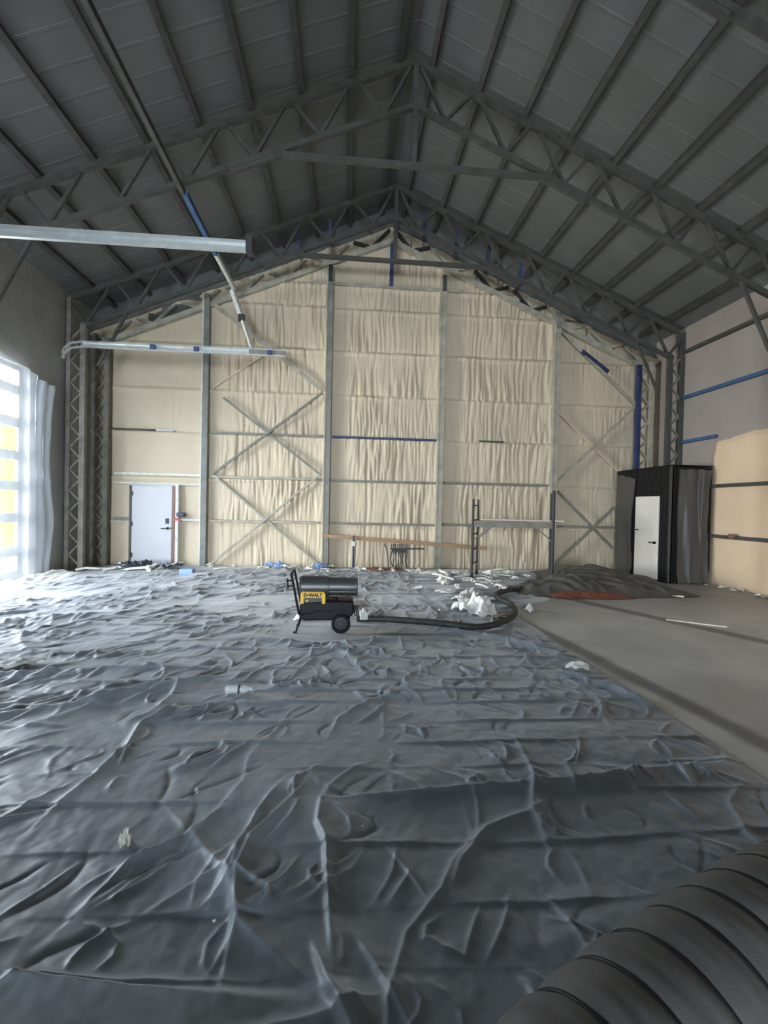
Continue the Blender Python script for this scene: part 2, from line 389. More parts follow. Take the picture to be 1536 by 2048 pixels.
column('lattice_column', 'grey lattice steel column at right rising behind the black booth', 7.87, 8.27, T2Y, zc(7.87, 8.4), zc(8.27, 9.12), M['steel'], M['steel'], M['steel_light'], 2.67)
column('lattice_column', 'grey lattice steel column on the right wall side under the nearer full truss', 7.87, 8.22, T1Y, zc(7.87, 8.4), zc(8.22, 9.12), M['steel'], M['steel'], M['steel_light'])
column('lattice_column', 'grey-dusted lattice column on the left, nearer the plastic-covered door', -5.87, -6.27, T2Y, zc(-5.87, 8.4), zc(-6.27, 9.12), M['col_dust'], M['col_dust'], M['col_dust'])
column('lattice_column', 'lattice corner column with a blue leg between booth and back wall', 7.62, 8.06, T3Y, 5.5, 5.6, M['blue'], M['foam_post'], M['foam_post'], 2.67)
column('lattice_column', 'foam-spattered lattice column in the back left corner beside the white door', -5.78, -6.17, T3Y, 5.5, 5.6, M['col_dust'], M['col_dust'], M['col_dust'])

# ------------------------------------------------------------------ purlins
offs = [.27+.81*k for k in range(9)]
nth = ['first', 'second', 'third', 'fourth', 'fifth', 'sixth', 'seventh', 'eighth', 'ninth']
for s, side in ((-1, 'left'), (1, 'right')):
    for k, d in enumerate(offs):
        x = CX+s*d; z = roof_z(x)-.075
        n = Vector((s*SL, 0, 1)).normalized()
        b = MB(); b.bar((x, YF, z), (x, 11.3, z), .055, .13, n)
        o = b.build('roof_purlin', M['steel'])
        lo = Vector((s, 0, -SL)).normalized()*.045
        b2 = MB(); c = Vector((x, 0, z)) - n*.06 + lo*.6
        b2.bar((c.x, YF, c.z), (c.x, 11.3, c.z), .075, .012, n); f = b2.build('flange', M['steel'], o)
        tag(o, 'long steel roof purlin, %s from the ridge on the %s roof slope' % (nth[k], side), 'purlin', 'roof purlins')
# blue bare patches: short blue cleats standing between the chords of the far truss
for x, k in ((1.75, 0), (2.55, 1), (3.36, 2), (4.2, 3), (-.55, 4), (-1.3, 5)):
    zt = 9.05-SL*abs(x-CX); s = 1 if x > CX else -1
    o = MB().bar((x, T2Y+.32, zt+.02), (x, T2Y+.42, zt-.52), .07, .05, (0, 1, 0)).build('blue_cleat', M['blue'])
    tag(o, '%s blue steel strip hanging behind the far truss, %s the ridge' % (['uppermost', 'second', 'third', 'lowest', 'upper', 'lower'][k], 'right of' if s > 0 else 'left of'), 'bracket', 'blue strips by the far truss')

# ------------------------------------------------------------------ wall posts on the back wall
def wall_post(x, top, label, mats, dark_top=None):
    R = thing('wall_post', label, 'post', (x, D-.12, 0))
    m1, m2 = mats
    MB().box(x-.085, x-.05, D-.21, D-.0, 0, top-.02).build('near_flange', m1, R, bevel=.006)
    MB().box(x-.05, x+.075, D-.20, D-.16, 0, top-.03).build('web_plate', m2, R)
    MB().box(x+.055, x+.085, D-.19, D, 0, top-.04).build('far_flange', m2, R, bevel=.006)
    if dark_top: MB().box(x-.04, x+.05, D-.24, D-.06, top-.35, top+.05).build('bare_top', dark_top, R)
    return R
wall_post(POSTS[0], 6.75, 'pale-edged steel wall post right of the white back door', (M['dusty'], M['steel_light']))
wall_post(POSTS[1], 7.55, 'grey steel wall post with a black top, left of the middle wall bay', (M['foam_post'], M['steel_light']), M['steel_dark'])
wall_post(POSTS[2], 7.48, 'foam-coated wall post right of the middle wall bay', (M['foam_post'], M['foam_post']), M['steel'])
wall_post(POSTS[3], 6.7, 'foam-coated wall post standing behind the right end of the scaffold', (M['foam_post'], M['foam_post']), M['steel_light'])

# ------------------------------------------------------------------ girts
def girt(x0, x1, z, m, label, h=.055, y=D-.045, d=.10):
    o = MB().box(x0, x1, y-d/2-.03, y+d/2, z-h/2, z+h/2).build('wall_girt', m, bevel=.004)
    return tag(o, label, 'girt')
girt(-.42, 2.26, 3.33, M['blue'], 'blue steel girt across the middle bay of the back wall')
girt(-.42, 2.26, 2.22, M['steel_light'], 'bare grey girt in the middle bay, next below the blue one')
girt(-.42, 2.26, 1.13, M['steel_light'], 'lowest grey girt of the middle bay, above the brown board')
girt(2.48, 5.28, 2.24, M['steel_light'], 'grey girt on the back wall above the scaffold deck')
girt(2.48, 5.28, 1.15, M['steel_light'], 'grey girt on the back wall level with the scaffold deck')
girt(3.4, 4.05, 3.35, M['steel'], 'short bare dark piece of girt high above the scaffold', .035)
girt(5.55, 7.18, 1.16, M['steel_light'], 'grey girt crossing the brace left of the black booth')
girt(-3.42, -.66, 3.33, M['steel_light'], 'grey girt through the upper crossing of the left wall braces')
girt(-3.42, -.70, 2.24, M['foam_post'], 'dusted girt between the two brace crosses left of centre')
girt(-3.42, -.70, 1.14, M['foam_post'], 'pale girt through the lower crossing of the left wall braces')
girt(-5.75, -4.75, 3.35, M['steel'], 'dark bare girt piece on the left bay above the white door', .035)
girt(-4.72, -4.3, 3.34, M['white'], 'short white strip beside the dark girt piece above the white door', .035)
girt(-5.7, -3.66, 2.26, M['dusty'], 'upper pale girt over the white back door', .06)
girt(-5.7, -3.66, 2.03, M['dusty'], 'lower pale girt right on top of the white back door', .045)
girt(-5.7, -5.32, 1.15, M['steel_light'], 'short grey girt left of the white back door')
girt(-4.12, -3.66, 1.15, M['dusty'], 'short pale girt between white door and wall post')
girt(-1.0, 2.9, 7.2, M['foam_post'], 'foam-covered top girt under the hanging king post', .07)
# right wall girts
def rgirt(z, m, label, y1=T2Y-.1, h=.075, y0=YF+.2, x=XR-.045):
    o = MB().box(x-.06, x+.04, y0, y1, z-h/2, z+h/2).build('side_girt', m, bevel=.004)
    return tag(o, label, 'girt')
rgirt(5.57, M['steel'], 'grey top girt along the right wall under the eave')
rgirt(4.44, M['blue_bright'], 'upper blue girt along the right wall')
rgirt(3.34, M['blue_bright'], 'lower blue girt on the right wall ending at the foam edge', y0=9.3)
rgirt(2.21, M['steel'], 'dark girt across the cream foam of the right wall', y1=9.45, x=XR-.10)
rgirt(1.09, M['steel'], 'lowest dark girt on the right wall, with a small clamp on it', y1=9.45, x=XR-.10)
o = MB().box(XR-.21, XR-.15, 8.62, 8.74, 1.07, 1.17).build('girt_clamp', M['jamb'], bevel=.01); tag(o, 'small dark clamp on the lowest girt of the right wall', 'clamp')

# ------------------------------------------------------------------ diagonal braces on the back wall
def brace(a, b, m, label, wd=.055, y=D-.13):
    o = MB().bar((a[0], y, a[1]), (b[0], y, b[1]), .05, wd, (0, 0, 1)).build('wall_brace', m, bevel=.004)
    return tag(o, label, 'brace')
brace((-3.40, 6.50), (-.66, 4.47), M['foam_post'], 'thick foam-coated diagonal brace, topmost in the bay left of centre', .09)
brace((-3.40, 4.45), (-2.2, 5.30), M['foam'], 'faint foam-buried brace end below the topmost diagonal', .04, D-.06)
brace((-3.12, 4.20), (-.70, 2.36), M['steel_light'], 'diagonal brace falling to the right in the upper cross left of centre')
brace((-.68, 4.42), (-3.35, 2.29), M['steel_light'], 'diagonal brace falling to the left in the upper cross left of centre', y=D-.185)
brace((-3.35, 2.30), (-.67, .05), M['foam_post'], 'dusted diagonal falling right in the lower cross left of centre')
brace((-.70, 2.36), (-3.38, .04), M['foam_post'], 'dusted diagonal falling left in the lower cross left of centre', y=D-.185)
brace((5.55, 2.10), (7.14, .60), M['steel_light'], 'grey diagonal brace falling right towards the black booth')
brace((5.47, .12), (7.14, 1.72), M['steel_light'], 'grey diagonal brace rising from the scaffold post to the booth', y=D-.185)
brace((5.53, 2.33), (7.68, 4.44), M['foam_post'], 'foam-coated brace rising right to the blue corner column')
brace((5.48, 4.22), (7.6, 2.36), M['foam'], 'foam-buried brace falling right above the black booth', .05, D-.09)
brace((5.45, 6.38), (7.68, 4.46), M['foam_post'], 'foam-coated brace falling right from the truss end to the blue column', .06)
o = MB().bar((6.1, D-.14, 5.82), (6.85, D-.14, 5.3), .06, .09).build('bare_strap', M['blue']); tag(o, 'dark blue bare strap showing through foam left of the blue column', 'strap')

# ------------------------------------------------------------------ door tracks and hanging beam
def track(y, x0, x1, z, curve, label):
    R = thing('door_track', label, 'track', (x0, y, z))
    pts = [(x1, y, z+.02), (x0+.35, y, z)]
    if curve: pts += [(x0+.12, y, z-.04), (x0+.0, y, z-.15), (x0-.03, y, z-.26)]
    for dz, nm, m in ((.055, 'upper_rail', M['galv']), (-.05, 'lower_rail', M['galv'])):
        b = MB()
        for a, c in zip(pts[:-1], pts[1:]): b.bar(Vector(a)+Vector((0, 0, dz)), Vector(c)+Vector((0, 0, dz)), .05, .035)
        b.build(nm, m, R)
    b = MB()
    for a, c in zip(pts[:2][:-1], pts[1:2]): b.bar(Vector(a)+Vector((0, .02, 0)), Vector(c)+Vector((0, .02, 0)), .012, .08)
    b.build('channel_back', M['galv'], R)
    return R, pts
R, _ = track(5.72, -6.25, -1.33, 4.80, False, 'bright galvanized horizontal door track nearer the camera, upper left')
MB().box(-1.33, -1.25, 5.66, 5.80, 4.74, 4.95).build('end_plate', M['steel_dark'], R)
R, _ = track(9.85, -6.0, -1.42, 4.87, True, 'galvanized horizontal door track with a curved end, farther from the camera')
MB().box(-2.2, -1.42, 9.82, 9.90, 4.84, 4.94).build('splice_angle', M['steel_light'], R)
for x in (-4.2, -3.3, -1.75): MB().box(x-.05, x+.05, 9.79, 9.82, 4.83, 4.93).build('track_bolt_plate', M['blue'], R)
R = thing('hanging_beam', 'long slender beam hung between the trusses above the door tracks, partly blue', 'beam', (-2.72, T2Y, 6.55))
MB().bar((-2.75, T0Y+.1, 6.67), (-2.75, 7.45, 6.60), .07, .09).build('near_length', M['steel'], R)
MB().bar((-2.72, 7.45, 6.58), (-2.72, 9.1, 6.55), .08, .10).build('blue_length', M['blue_bright'], R)
MB().bar((-2.72, 9.1, 6.55), (-2.70, T2Y+.05, 6.53), .07, .09).build('far_length', M['dusty'], R)
R = thing('track_hanger', 'whitish hanger strut sloping from the far truss down to the far door track', 'strut', (-2.14, 9.85, 4.95))
MB().bar((-2.70, T2Y-.08, 6.42), (-2.45, 10.2, 5.75), .10, .09).build('upper_strut', M['dusty'], R)
MB().bar((-2.45, 10.2, 5.75), (-2.14, 9.88, 4.95), .06, .06).build('lower_strut', M['dusty'], R)
MB().box(-2.52, -2.38, 10.14, 10.24, 5.68, 5.82).build('joint_bolt', M['steel_dark'], R)

# ------------------------------------------------------------------ plastic sheet over the overhead door
ys = np.linspace(5.2, 9.74, 260); zz = np.linspace(0, 1, 120)
Yg, T = np.meshgrid(ys, zz)
topz = 4.20 - .22*ss(8.4, 9.74, Yg) - .05*np.abs(np.sin(Yg*3.1))
Zg = T*topz
gather = ss(8.6, 9.7, Yg)
fold = .05*np.sin(Yg*26 + 1.5*noise(Yg*2, Zg*.8, 2))*(.15+.85*gather)*(.35+.65*T) + .06*noise(Yg*2.2, Zg*.9, 3) + .025*noise(Yg*6, Zg*3, 12)
Xg = XL + .17 + fold*.8
Yg2 = Yg - .13*gather*np.sin(np.clip((Zg-1.2)/3, 0, 1)*np.pi)*1.0 - .12*ss(9.2, 9.74, Yg)*ss(1.3, 0, Zg)
o = grid_mesh('plastic_sheet', np.stack([Xg, Yg2, Zg], -1), M['sheet'])
tag(o, 'milky plastic sheet hung over the bright overhead door in the left wall', 'plastic sheet')
# tail of the sheet on the floor
xs = np.linspace(-6.1, -5.55, 40); ys = np.linspace(5.2, 9.95, 220); Xg, Yg = np.meshgrid(xs, ys)
out = ss(-5.55, -5.85, Xg - .14*noise(Yg*2, Yg*0, 4) - .15*ss(9.2, 9.7, Yg))
Zg = .015 + .13*out*(.45+.55*np.abs(noise(Xg*6, Yg*2.5, 6))*2)*ss(9.95, 9.7, Yg)
o = grid_mesh('plastic_tail', np.stack([Xg, Yg, Zg], -1), M['paper']); tag(o, 'rumpled white plastic bunched on the floor below the door sheet', 'plastic sheet')

# ------------------------------------------------------------------ floor fabric
CREASE = [.78, 1.02, 1.25, 1.48, 1.72, 2.03, 2.34, 2.63, 2.91, 3.19, 3.50, 3.72, 3.93, 4.2, 4.5, 4.78, 5.1, 5.42, 5.75, 6.1, 6.5, 6.85, 7.3, 7.8, 8.3, 8.8, 9.4, 10.0, 10.6]
FX0, FX1, FY0, FY1 = -5.75, 2.62, .55, 11.15
gx = np.concatenate([np.arange(FX0, -1.7, .015), np.arange(-1.7, 2.2, .0065), np.arange(2.2, FX1+.001, .012)])
gy = FY0*np.exp(np.arange(0, math.log(FY1/FY0)+.003, .0033))
Xg, Yg = np.meshgrid(gx, gy)
def warp_y(x, y): return y + .035*noise(x*.55, y*.4, 11) + .014*noise(x*1.7, y*.8, 12) + .012*x
WY = warp_y(Xg, Yg)
FH = .045*(noise(Xg*.45, Yg*.6, 1)+.25) + .02*noise(Xg*1.6, Yg*2.2, 2) + .006*noise(Xg*5, Yg*5, 3) + .0045*noise(Xg*12, Yg*12, 4) + .002*noise(Xg*26, Yg*26, 5)
def wrinkle(pts, a, w1, w2, taper=True):
    """add a pinched ridge along a polyline: steep on its left side (w1), softer on its right (w2)"""
    pts = np.array(pts, float); m = 5*max(w1, w2)
    i0, i1 = np.searchsorted(gx, [pts[:, 0].min()-m, pts[:, 0].max()+m]); j0, j1 = np.searchsorted(gy, [pts[:, 1].min()-m, pts[:, 1].max()+m])
    if i1-i0 < 2 or j1-j0 < 2: return
    x = Xg[j0:j1, i0:i1]; y = Yg[j0:j1, i0:i1]
    best = np.full(x.shape, 1e9); hh = np.zeros(x.shape); L = np.hypot(*np.diff(pts, axis=0).T); tot = L.sum(); acc = 0
    for k in range(len(pts)-1):
        p, q = pts[k], pts[k+1]; d = (q-p)/max(L[k], 1e-6)
        t = np.clip((x-p[0])*d[0]+(y-p[1])*d[1], 0, L[k]); rx, ry = x-p[0]-t*d[0], y-p[1]-t*d[1]
        ds = np.hypot(rx, ry); sg = np.sign(d[0]*ry-d[1]*rx); u = (acc+t)/tot
        val = np.exp(-(ds/np.where(sg > 0, w1, w2))**1.25)*(np.sin(np.pi*np.clip(u, .02, .98))**.7 if taper else 1)
        cl = ds < best; best = np.where(cl, ds, best); hh = np.where(cl, val, hh); acc += L[k]
    FH[j0:j1, i0:i1] += a*hh
wr = np.random.RandomState(11)
for ci in range(len(CREASE)-1):                       # short wrinkles inside every strip between two packing creases
    y0, y1 = CREASE[ci], CREASE[ci+1]; dep = (y0+y1)/2; n_ = int(52 if dep < 2.1 else 75 if dep < 2.8 else 105)
    for k in range(n_):
        x0 = wr.uniform(FX0, 2.6); 
        if dep < 3 and abs(x0) > 2.4 and wr.rand() < .5: x0 *= .5
        clump = float(noise(np.array([x0*.8+ci*3.1]), np.array([ci*1.7]), 44)[0])
        if clump < -.12 and wr.rand() < .75: continue
        lean = wr.normal(.45 if x0 < 0 else -.1, .55); ln_ = (y1-y0)*wr.uniform(.45, 1.2)*(1 if dep < 3.5 else 1.3)
        ys_ = wr.uniform(y0, max(y1-ln_, y0+.01)); cv_ = wr.normal(0, .06)
        px = [(x0+lean*ln_*t + cv_*math.sin(math.pi*t) - .012*0, ys_+ln_*t) for t in (0, .25, .5, .75, 1)]
        off = ys_ - float(warp_y(np.array([x0]), np.array([ys_]))[0])
        px = [(q[0], q[1]+off) for q in px]
        wd = (.008+.0014*dep)*wr.uniform(.6, 1.4); up_ = wr.rand() < .72
        wrinkle(px, (wr.uniform(.007, .019) if up_ else -wr.uniform(.006, .014))*(1+.07*dep), wd, wd*wr.uniform(1.2, 2.6))
for k in range(110):                                   # longer wandering folds across strips
    y0 = wr.uniform(1.0, 10.5); x0 = wr.uniform(FX0, 2.2); n_ = wr.randint(4, 8); p = np.array([x0, y0]); pts = [p.copy()]
    an = math.pi/2 - wr.normal(.55 if x0 < 0 else -.1, .5)
    for q in range(n_):
        an += wr.normal(0, .35); p = p + np.array([math.cos(an), math.sin(an)])*wr.uniform(.10, .26)*(1+.08*y0); pts.append(p.copy())
    wd = (.012+.0025*y0)*wr.uniform(.8, 1.5); wrinkle(pts, wr.uniform(.010, .024)*(1+.06*y0), wd, wd*wr.uniform(2, 4))
for pts, a_, w1_, w2_ in (
    ([(2.6, 2.60), (1.49, 2.41), (.9, 2.375), (.3, 2.35), (-.2, 2.33)], .065, .10, .025),
    ([(-.25, 1.46), (-.75, 1.475), (-1.15, 1.49), (-1.9, 1.52)], .035, .05, .02),
    ([(-2.6, 3.33), (-2.03, 3.51), (-1.61, 3.81), (-1.05, 4.08)], .06, .022, .07),
    ([(-1.45, 2.25), (-1.40, 2.6), (-1.37, 2.93), (-1.42, 3.2), (-1.3, 3.4), (-.95, 3.5)], .045, .02, .06),
    ([(-.50, 1.75), (-.46, 2.0), (-.43, 2.12), (-.41, 2.25), (-.35, 2.48)], .05, .016, .05),
    ([(-.02, 1.5), (-.05, 1.8), (-.07, 2.03), (-.115, 2.15), (-.11, 2.33), (-.09, 2.45)], .035, .012, .04),
    ([(.12, 1.15), (-.02, 1.4), (-.10, 1.6)], .04, .014, .05), ([(.25, 1.25), (.12, 1.5), (.05, 1.62)], .022, .01, .03),
    ([(-3.6, 4.0), (-2.8, 4.05), (-2.1, 4.25), (-1.4, 4.3)], .05, .03, .09),
    ([(-4.8, 7.2), (-3.6, 7.6), (-2.6, 8.4)], .05, .05, .12), ([(-5.2, 5.6), (-3.9, 5.9), (-3.0, 6.5)], .05, .04, .1),
    ([(1.7, 5.2), (.6, 5.12), (-.5, 5.15), (-1.6, 5.2)], .05, .07, .03), ([(2.5, 4.2), (2.2, 4.7), (1.7, 5.25), (1.2, 5.6)], .06, .04, .12),
    ([(2.62, 3.2), (2.4, 3.7), (2.1, 4.1)], .05, .03, .08), ([(-1.0, 1.72), (-.9, 1.95), (-.72, 2.1), (-.6, 2.3)], .035, .015, .05)):
    wrinkle(pts, a_, w1_, w2_)
for c in CREASE:                                       # packing creases: thin lips running across the fabric
    d = WY - c; am = .25+.75*ss(-.2, .2, noise(Xg*1.1+c*7, Yg*0+c, 41))
    a_ = .014+.0012*c; wn = .010+.0016*c
    FH += a_*am*np.where(d < 0, np.exp(-(np.abs(d)/wn)**1.3), np.exp(-(d/(wn*5))**1.1))
for ci in range(len(CREASE)-1):                        # cloth billows a little between creases
    t_ = np.clip((WY-CREASE[ci])/(CREASE[ci+1]-CREASE[ci]), 0, 1); FH += .010*np.sin(np.pi*t_)*(.5+1.6*noise(Xg*1.3+ci*5.7, Yg*0+ci, 46))
FH += .15*ss(1.47, 1.40, WY)*ss(.15, -1.25, Xg)*ss(.5, 1.3, Yg)
FH = np.maximum(FH, .004) + .006
flat = ss(.70, .45, np.hypot((Xg+.25)/1.15, Yg-5.61)); FH = FH*(1-flat) + .014*flat
# right edge: bows out beyond the heater to the tarp pile
Tn = (Xg-FX0)/(FX1-FX0)
right = 2.56 + .04*noise(Yg*1.1, Yg*0, 51) + 1.1*ss(6.5, 7.7, Yg) + 3.0*ss(7.9, 9.2, Yg)
Xs = np.where(Xg < 1.5, Xg, 1.5 + (Xg-1.5)/(FX1-1.5)*(right-1.5))
left = .08*noise(Yg*.9, Yg*0, 52)
Xs = Xs + left*(1-ss(FX0, FX0+1, Xg))
Zg = FH.copy()
edge = ss(0, .10, right-Xs)
Zg = Zg*(.25+.75*edge)
o = grid_mesh('ground_fabric', np.stack([Xs, Yg, Zg], -1), M['fabric'])
tag(o, 'wrinkled dark grey protective fabric covering most of the floor', 'floor covering')
FZ = Zg
def fz(x, y):
    j = min(np.searchsorted(gy, y), len(gy)-1); i = min(np.searchsorted(Xs[j], x), Xs.shape[1]-1)
    if x > Xs[j, -1]+.02: return 0.0
    return float(FZ[max(j-2, 0):j+3, max(i-2, 0):i+3].max())

# ------------------------------------------------------------------ booth
BX, BY, BZ = 7.2, 9.3, 2.64
R = thing('black_booth', 'black ribbed metal booth in the back right corner with a white door', 'booth', (7.7, 10.3, 0))
def ribbed(axis, a, b, pos, z0, z1, sgn):
    pr = []; q = a
    while q < b-.001:
        e = min(q+.10, b); pr += [(q, 0), (min(q+.07, b), 0), (min(q+.078, b), .005), (min(q+.092, b), .005)]; q += .10
    pr.append((b, 0)); n = len(pr); vs = []
    for z in (z0, z1):
        for t_, dd in pr: vs.append((pos+sgn*dd, t_, z) if axis == 'y' else (t_, pos+sgn*dd, z))
    return vs, [(i, i+1, n+i+1, n+i) for i in range(n-1)]
b = MB(); b.add(*ribbed('y', BY, 9.62, BX, 0, BZ, -1)); b.add(*ribbed('y', 9.62, 10.49, BX, 1.99, BZ, -1)); b.add(*ribbed('y', 10.49, 11.28, BX, 0, BZ, -1))
b.box(BX+.01, BX+.06, BY, 9.62, 0, BZ-.002).box(BX+.01, BX+.06, 10.49, 11.28, 0, BZ-.002).box(BX+.01, BX+.06, 9.62, 10.49, 1.99, BZ-.002)
b.build('side_wall', M['black_matte'], R)
b = MB(); b.add(*ribbed('x', BX, 8.17, BY, 0, BZ-.02, -1)); b.box(BX+.06, 8.17, BY+.01, BY+.06, 0, BZ-.022); b.build('front_wall', M['black_matte'], R)
MB().box(BX+.0, 8.17, BY, 11.28, BZ, BZ+.03).build('roof_panel', M['black_matte'], R)
MB().box(BX-.018, BX+.02, BY-.018, BY+.02, 0, BZ-.01).build('corner_trim', M['steel'], R)
dd = MB().box(BX-.025, BX+.015, 9.64, 10.46, .03, 1.97).build('door', M['white_warm'], R, bevel=.004)
h_ = MB().tube([(BX-.03, 9.72, .88), (BX-.06, 9.72, .88)], .032, 14).build('rose', M['black'], dd, smooth='auto')
MB().tube([(BX-.055, 9.72, .88), (BX-.085, 9.73, .88), (BX-.085, 9.86, .885)], .013, 8).build('handle', M['black'], dd, smooth='auto')
MB().box(BX-.05, BX-.02, 10.32, 10.47, 1.14, 1.17).build('latch_bar', M['steel'], dd)

def drape(x0, y0, x1, y1, z0, z1, seed, label, amp=.03, nrm=(0, -1), top_tear=0):
    s_ = np.linspace(0, 1, 90); tz = np.linspace(0, 1, 90); Sg, Tg = np.meshgrid(s_, tz)
    ln = math.hypot(x1-x0, y1-y0)
    f = amp*(noise(Sg*ln*5, Tg*1.2, seed)+.5*noise(Sg*ln*11, Tg*2, seed+1))*1.6 + .012
    f = f + .06*ss(.12, 0, Tg)*(1+noise(Sg*4, Tg*0, seed+3))
    narrow = 1 - .10*np.sin(Tg*np.pi)*ss(.5, 1, Sg)*(1+noise(Tg*4, Tg*0, seed+7))
    Sx = Sg*narrow
    Zt = z1 - top_tear*Sg - .03*np.abs(np.sin(Sg*9))
    Zg = z0 + (Zt-z0)*Tg
    P_ = np.stack([x0+(x1-x0)*Sx + nrm[0]*f, y0+(y1-y0)*Sx+nrm[1]*f, Zg], -1)
    o = grid_mesh('plastic_drape', P_, M['drape']); return tag(o, label, 'plastic sheet')
drape(BX-.05, 11.22, BX-.05, 10.45, .03, 2.60, 61, 'grey plastic sheet taped to the booth side left of its white door', .02, (-1, 0), .16)
drape(7.34, BY-.05, 8.12, BY-.05, .03, 2.58, 71, 'dusty clear plastic hanging over the booth front, right of its corner', .05)
# ------------------------------------------------------------------ scaffold
R = thing('scaffold', 'small steel scaffold with a ladder frame and plank deck at the back wall', 'scaffold', (3.8, 9.8, 0))
A, B_, C_, E_ = (2.76, 9.5), (3.05, 10.1), (4.52, 9.35), (4.76, 9.95)
st = M['steel_dark']
for nm, p, zt in (('post', A, 1.80), ('post', B_, 1.80), ('post', C_, 2.02), ('post', E_, 1.98)):
    MB().tube([(p[0], p[1], .10), (p[0], p[1], zt)], .026 if p in (A, B_) else .036, 10).build(nm, st, R, smooth='auto')
for z in (.36, .68, 1.02, 1.33, 1.66): MB().tube([(*A, z), (*B_, z)], .016, 8).build('rung', st, R, smooth='auto')
for z in (.36, .68, 1.02, 1.33): MB().tube([(*C_, z), (*E_, z)], .016, 8).build('rung', st, R, smooth='auto')
for p, q, nm in ((A, C_, 'deck_rail'), (B_, E_, 'deck_rail')): 
    MB().bar((p[0], p[1], 1.24), (q[0], q[1], 1.24), .035, .11).build(nm, M['steel_light'], R)
MB().prism([(A[0]+.05, A[1]-.03), (C_[0]+.15, C_[1]-.03), (E_[0]+.1, E_[1]+.03), (B_[0], B_[1]+.03)], 2, 1.298, 1.325).build('deck', M['wood'], R)
for p, q in ((A, C_), (B_, E_)):
    d = Vector((q[0]-p[0], q[1]-p[1], 0)).normalized()
    MB().tube([(p[0], p[1], .88), (p[0]+d.x*.38, p[1]+d.y*.38, 1.2)], .013, 8).build('corner_brace', M['steel_light'], R)
    MB().tube([(q[0], q[1], .88), (q[0]-d.x*.38, q[1]-d.y*.38, 1.2)], .013, 8).build('corner_brace', M['steel_light'], R)
for p in (A, B_, C_, E_):
    c = MB().box(p[0]-.03, p[0]+.03, p[1]-.025, p[1]+.025, .08, .17).build('caster', M['dusty'] if p in (C_, E_) else st, R)
    MB().tube([(p[0]-.018, p[1], .058), (p[0]+.018, p[1], .058)], .05, 14).build('wheel', M['rubber'], c, smooth='auto')
o = MB().bar((3.0, 9.7, 1.345), (4.85, 9.55, 1.345), .12, .035).build('loose_plank', M['dusty']); tag(o, 'pale dusty plank lying on the scaffold deck', 'plank')

# ------------------------------------------------------------------ board, stand, rod rack
o = MB().bar((-.62, D-.26, .83), (3.62, D-.26, .56), .04, .09).build('timber_board', M['wood'], bevel=.003); tag(o, 'long brown timber board propped slanting along the back wall', 'board')
R = thing('jack_stand', 'thin bluish stand holding up the left half of the brown board', 'stand', (.17, D-.34, 0))
MB().tube([(.17, D-.34, .02), (.17, D-.34, .84)], .022, 8).build('pole', M['blue'], R, smooth='auto')
MB().box(.09, .25, D-.40, D-.28, 0, .02).build('foot', M['steel_light'], R)
MB().box(.12, .21, D-.37, D-.31, .58, .70).build('clamp', M['dusty'], R)
R = thing('rod_rack', 'dark rack of upright rods standing against the back wall below the brown board', 'rack', (1.3, 10.9, 0))
for k in range(9): MB().tube([(1.12+.047*k, 10.9, .53), (1.12+.047*k, 10.9, .665)], .013, 6).build('tooth', M['steel'], R)
MB().bar((1.08, 10.9, .54), (1.95, 10.9, .55), .03, .035).build('crossbar', M['steel_dark'], R)
MB().box(1.12, 1.50, 10.86, 10.94, .45, .53).build('head', M['steel_dark'], R)
rr = random.Random(4)
for k in range(15):
    x = 1.10+.028*k; j = rr.uniform(-.04, .04)
    MB().tube([(x, 10.9+rr.uniform(-.06, .06), .48), (x+j, 10.88, .27), (x-j*.6+rr.uniform(-.03, .03), 10.86+rr.uniform(-.1, .06), .04)], .011, 6).build('rod', M['steel'] if k % 3 else M['steel_light'], R)
o = MB().tube([(.93, 10.95, .66), (.99, 10.94, .56), (1.03, 10.93, .38), (1.05, 10.92, .03)], .013, 8).build('bent_rod', M['steel'], smooth='auto'); tag(o, 'single bent grey rod standing just left of the rod rack', 'rod')
# beside the white back door
o = MB().box(-4.17, -3.99, D-.24, D-.10, 1.23, 1.33).build('blue_box', M['blue'], bevel=.02); tag(o, 'small dark blue box on the wall right of the white back door', 'box')
o = MB().bar((-4.22, D-.22, 1.19), (-4.08, D-.22, 1.13), .03, .05).build('red_strap', M['redbit']); tag(o, 'short red strap beside the frame of the white back door', 'strap')

# ------------------------------------------------------------------ heater
hx, hy = 0, 5.63
z0 = .02
R = thing('forced_air_heater', 'black and yellow torpedo heater with round barrel on two wheels, middle of the fabric', 'heater', (-.2, 5.63, z0))
def lathe_x(prof, cx, cy, cz, n=40):       # profile of (x, r)
    vs = [(cx+x, cy+r*math.cos(2*math.pi*k/n), cz+r*math.sin(2*math.pi*k/n)) for x, r in prof for k in range(n)]
    fs = [(i*n+k, i*n+(k+1) % n, (i+1)*n+(k+1) % n, (i+1)*n+k) for i in range(len(prof)-1) for k in range(n)]
    return vs, fs
RB = .128; zc_ = z0+.545
b = MB(); b.add(*lathe_x([(-.575, .0), (-.575, .10), (-.57, .125), (-.55, .132), (-.54, RB+.004), (-.225, RB+.004), (-.222, RB+.012), (-.212, RB+.012), (-.21, RB-.012), (.135, RB-.012), (.15, RB-.006), (.152, RB-.014), (.14, RB-.022), (-.1, RB-.03), (-.1, 0)], 0, hy, zc_))
b.build('barrel', M['drum'], R, smooth='auto')
b = MB(); b.add(*lathe_x([(-.09, 0), (-.09, .055), (-.02, .06), (-.02, 0)], 0, hy, zc_)); b.build('burner_cone', M['steel'], R, smooth='auto')
b = MB(); b.bar((-.21, hy-RB+.006, zc_-.045), (.14, hy-RB+.006, zc_-.045), .012, .012); b.build('barrel_seam', M['steel_light'], R)
b = MB()
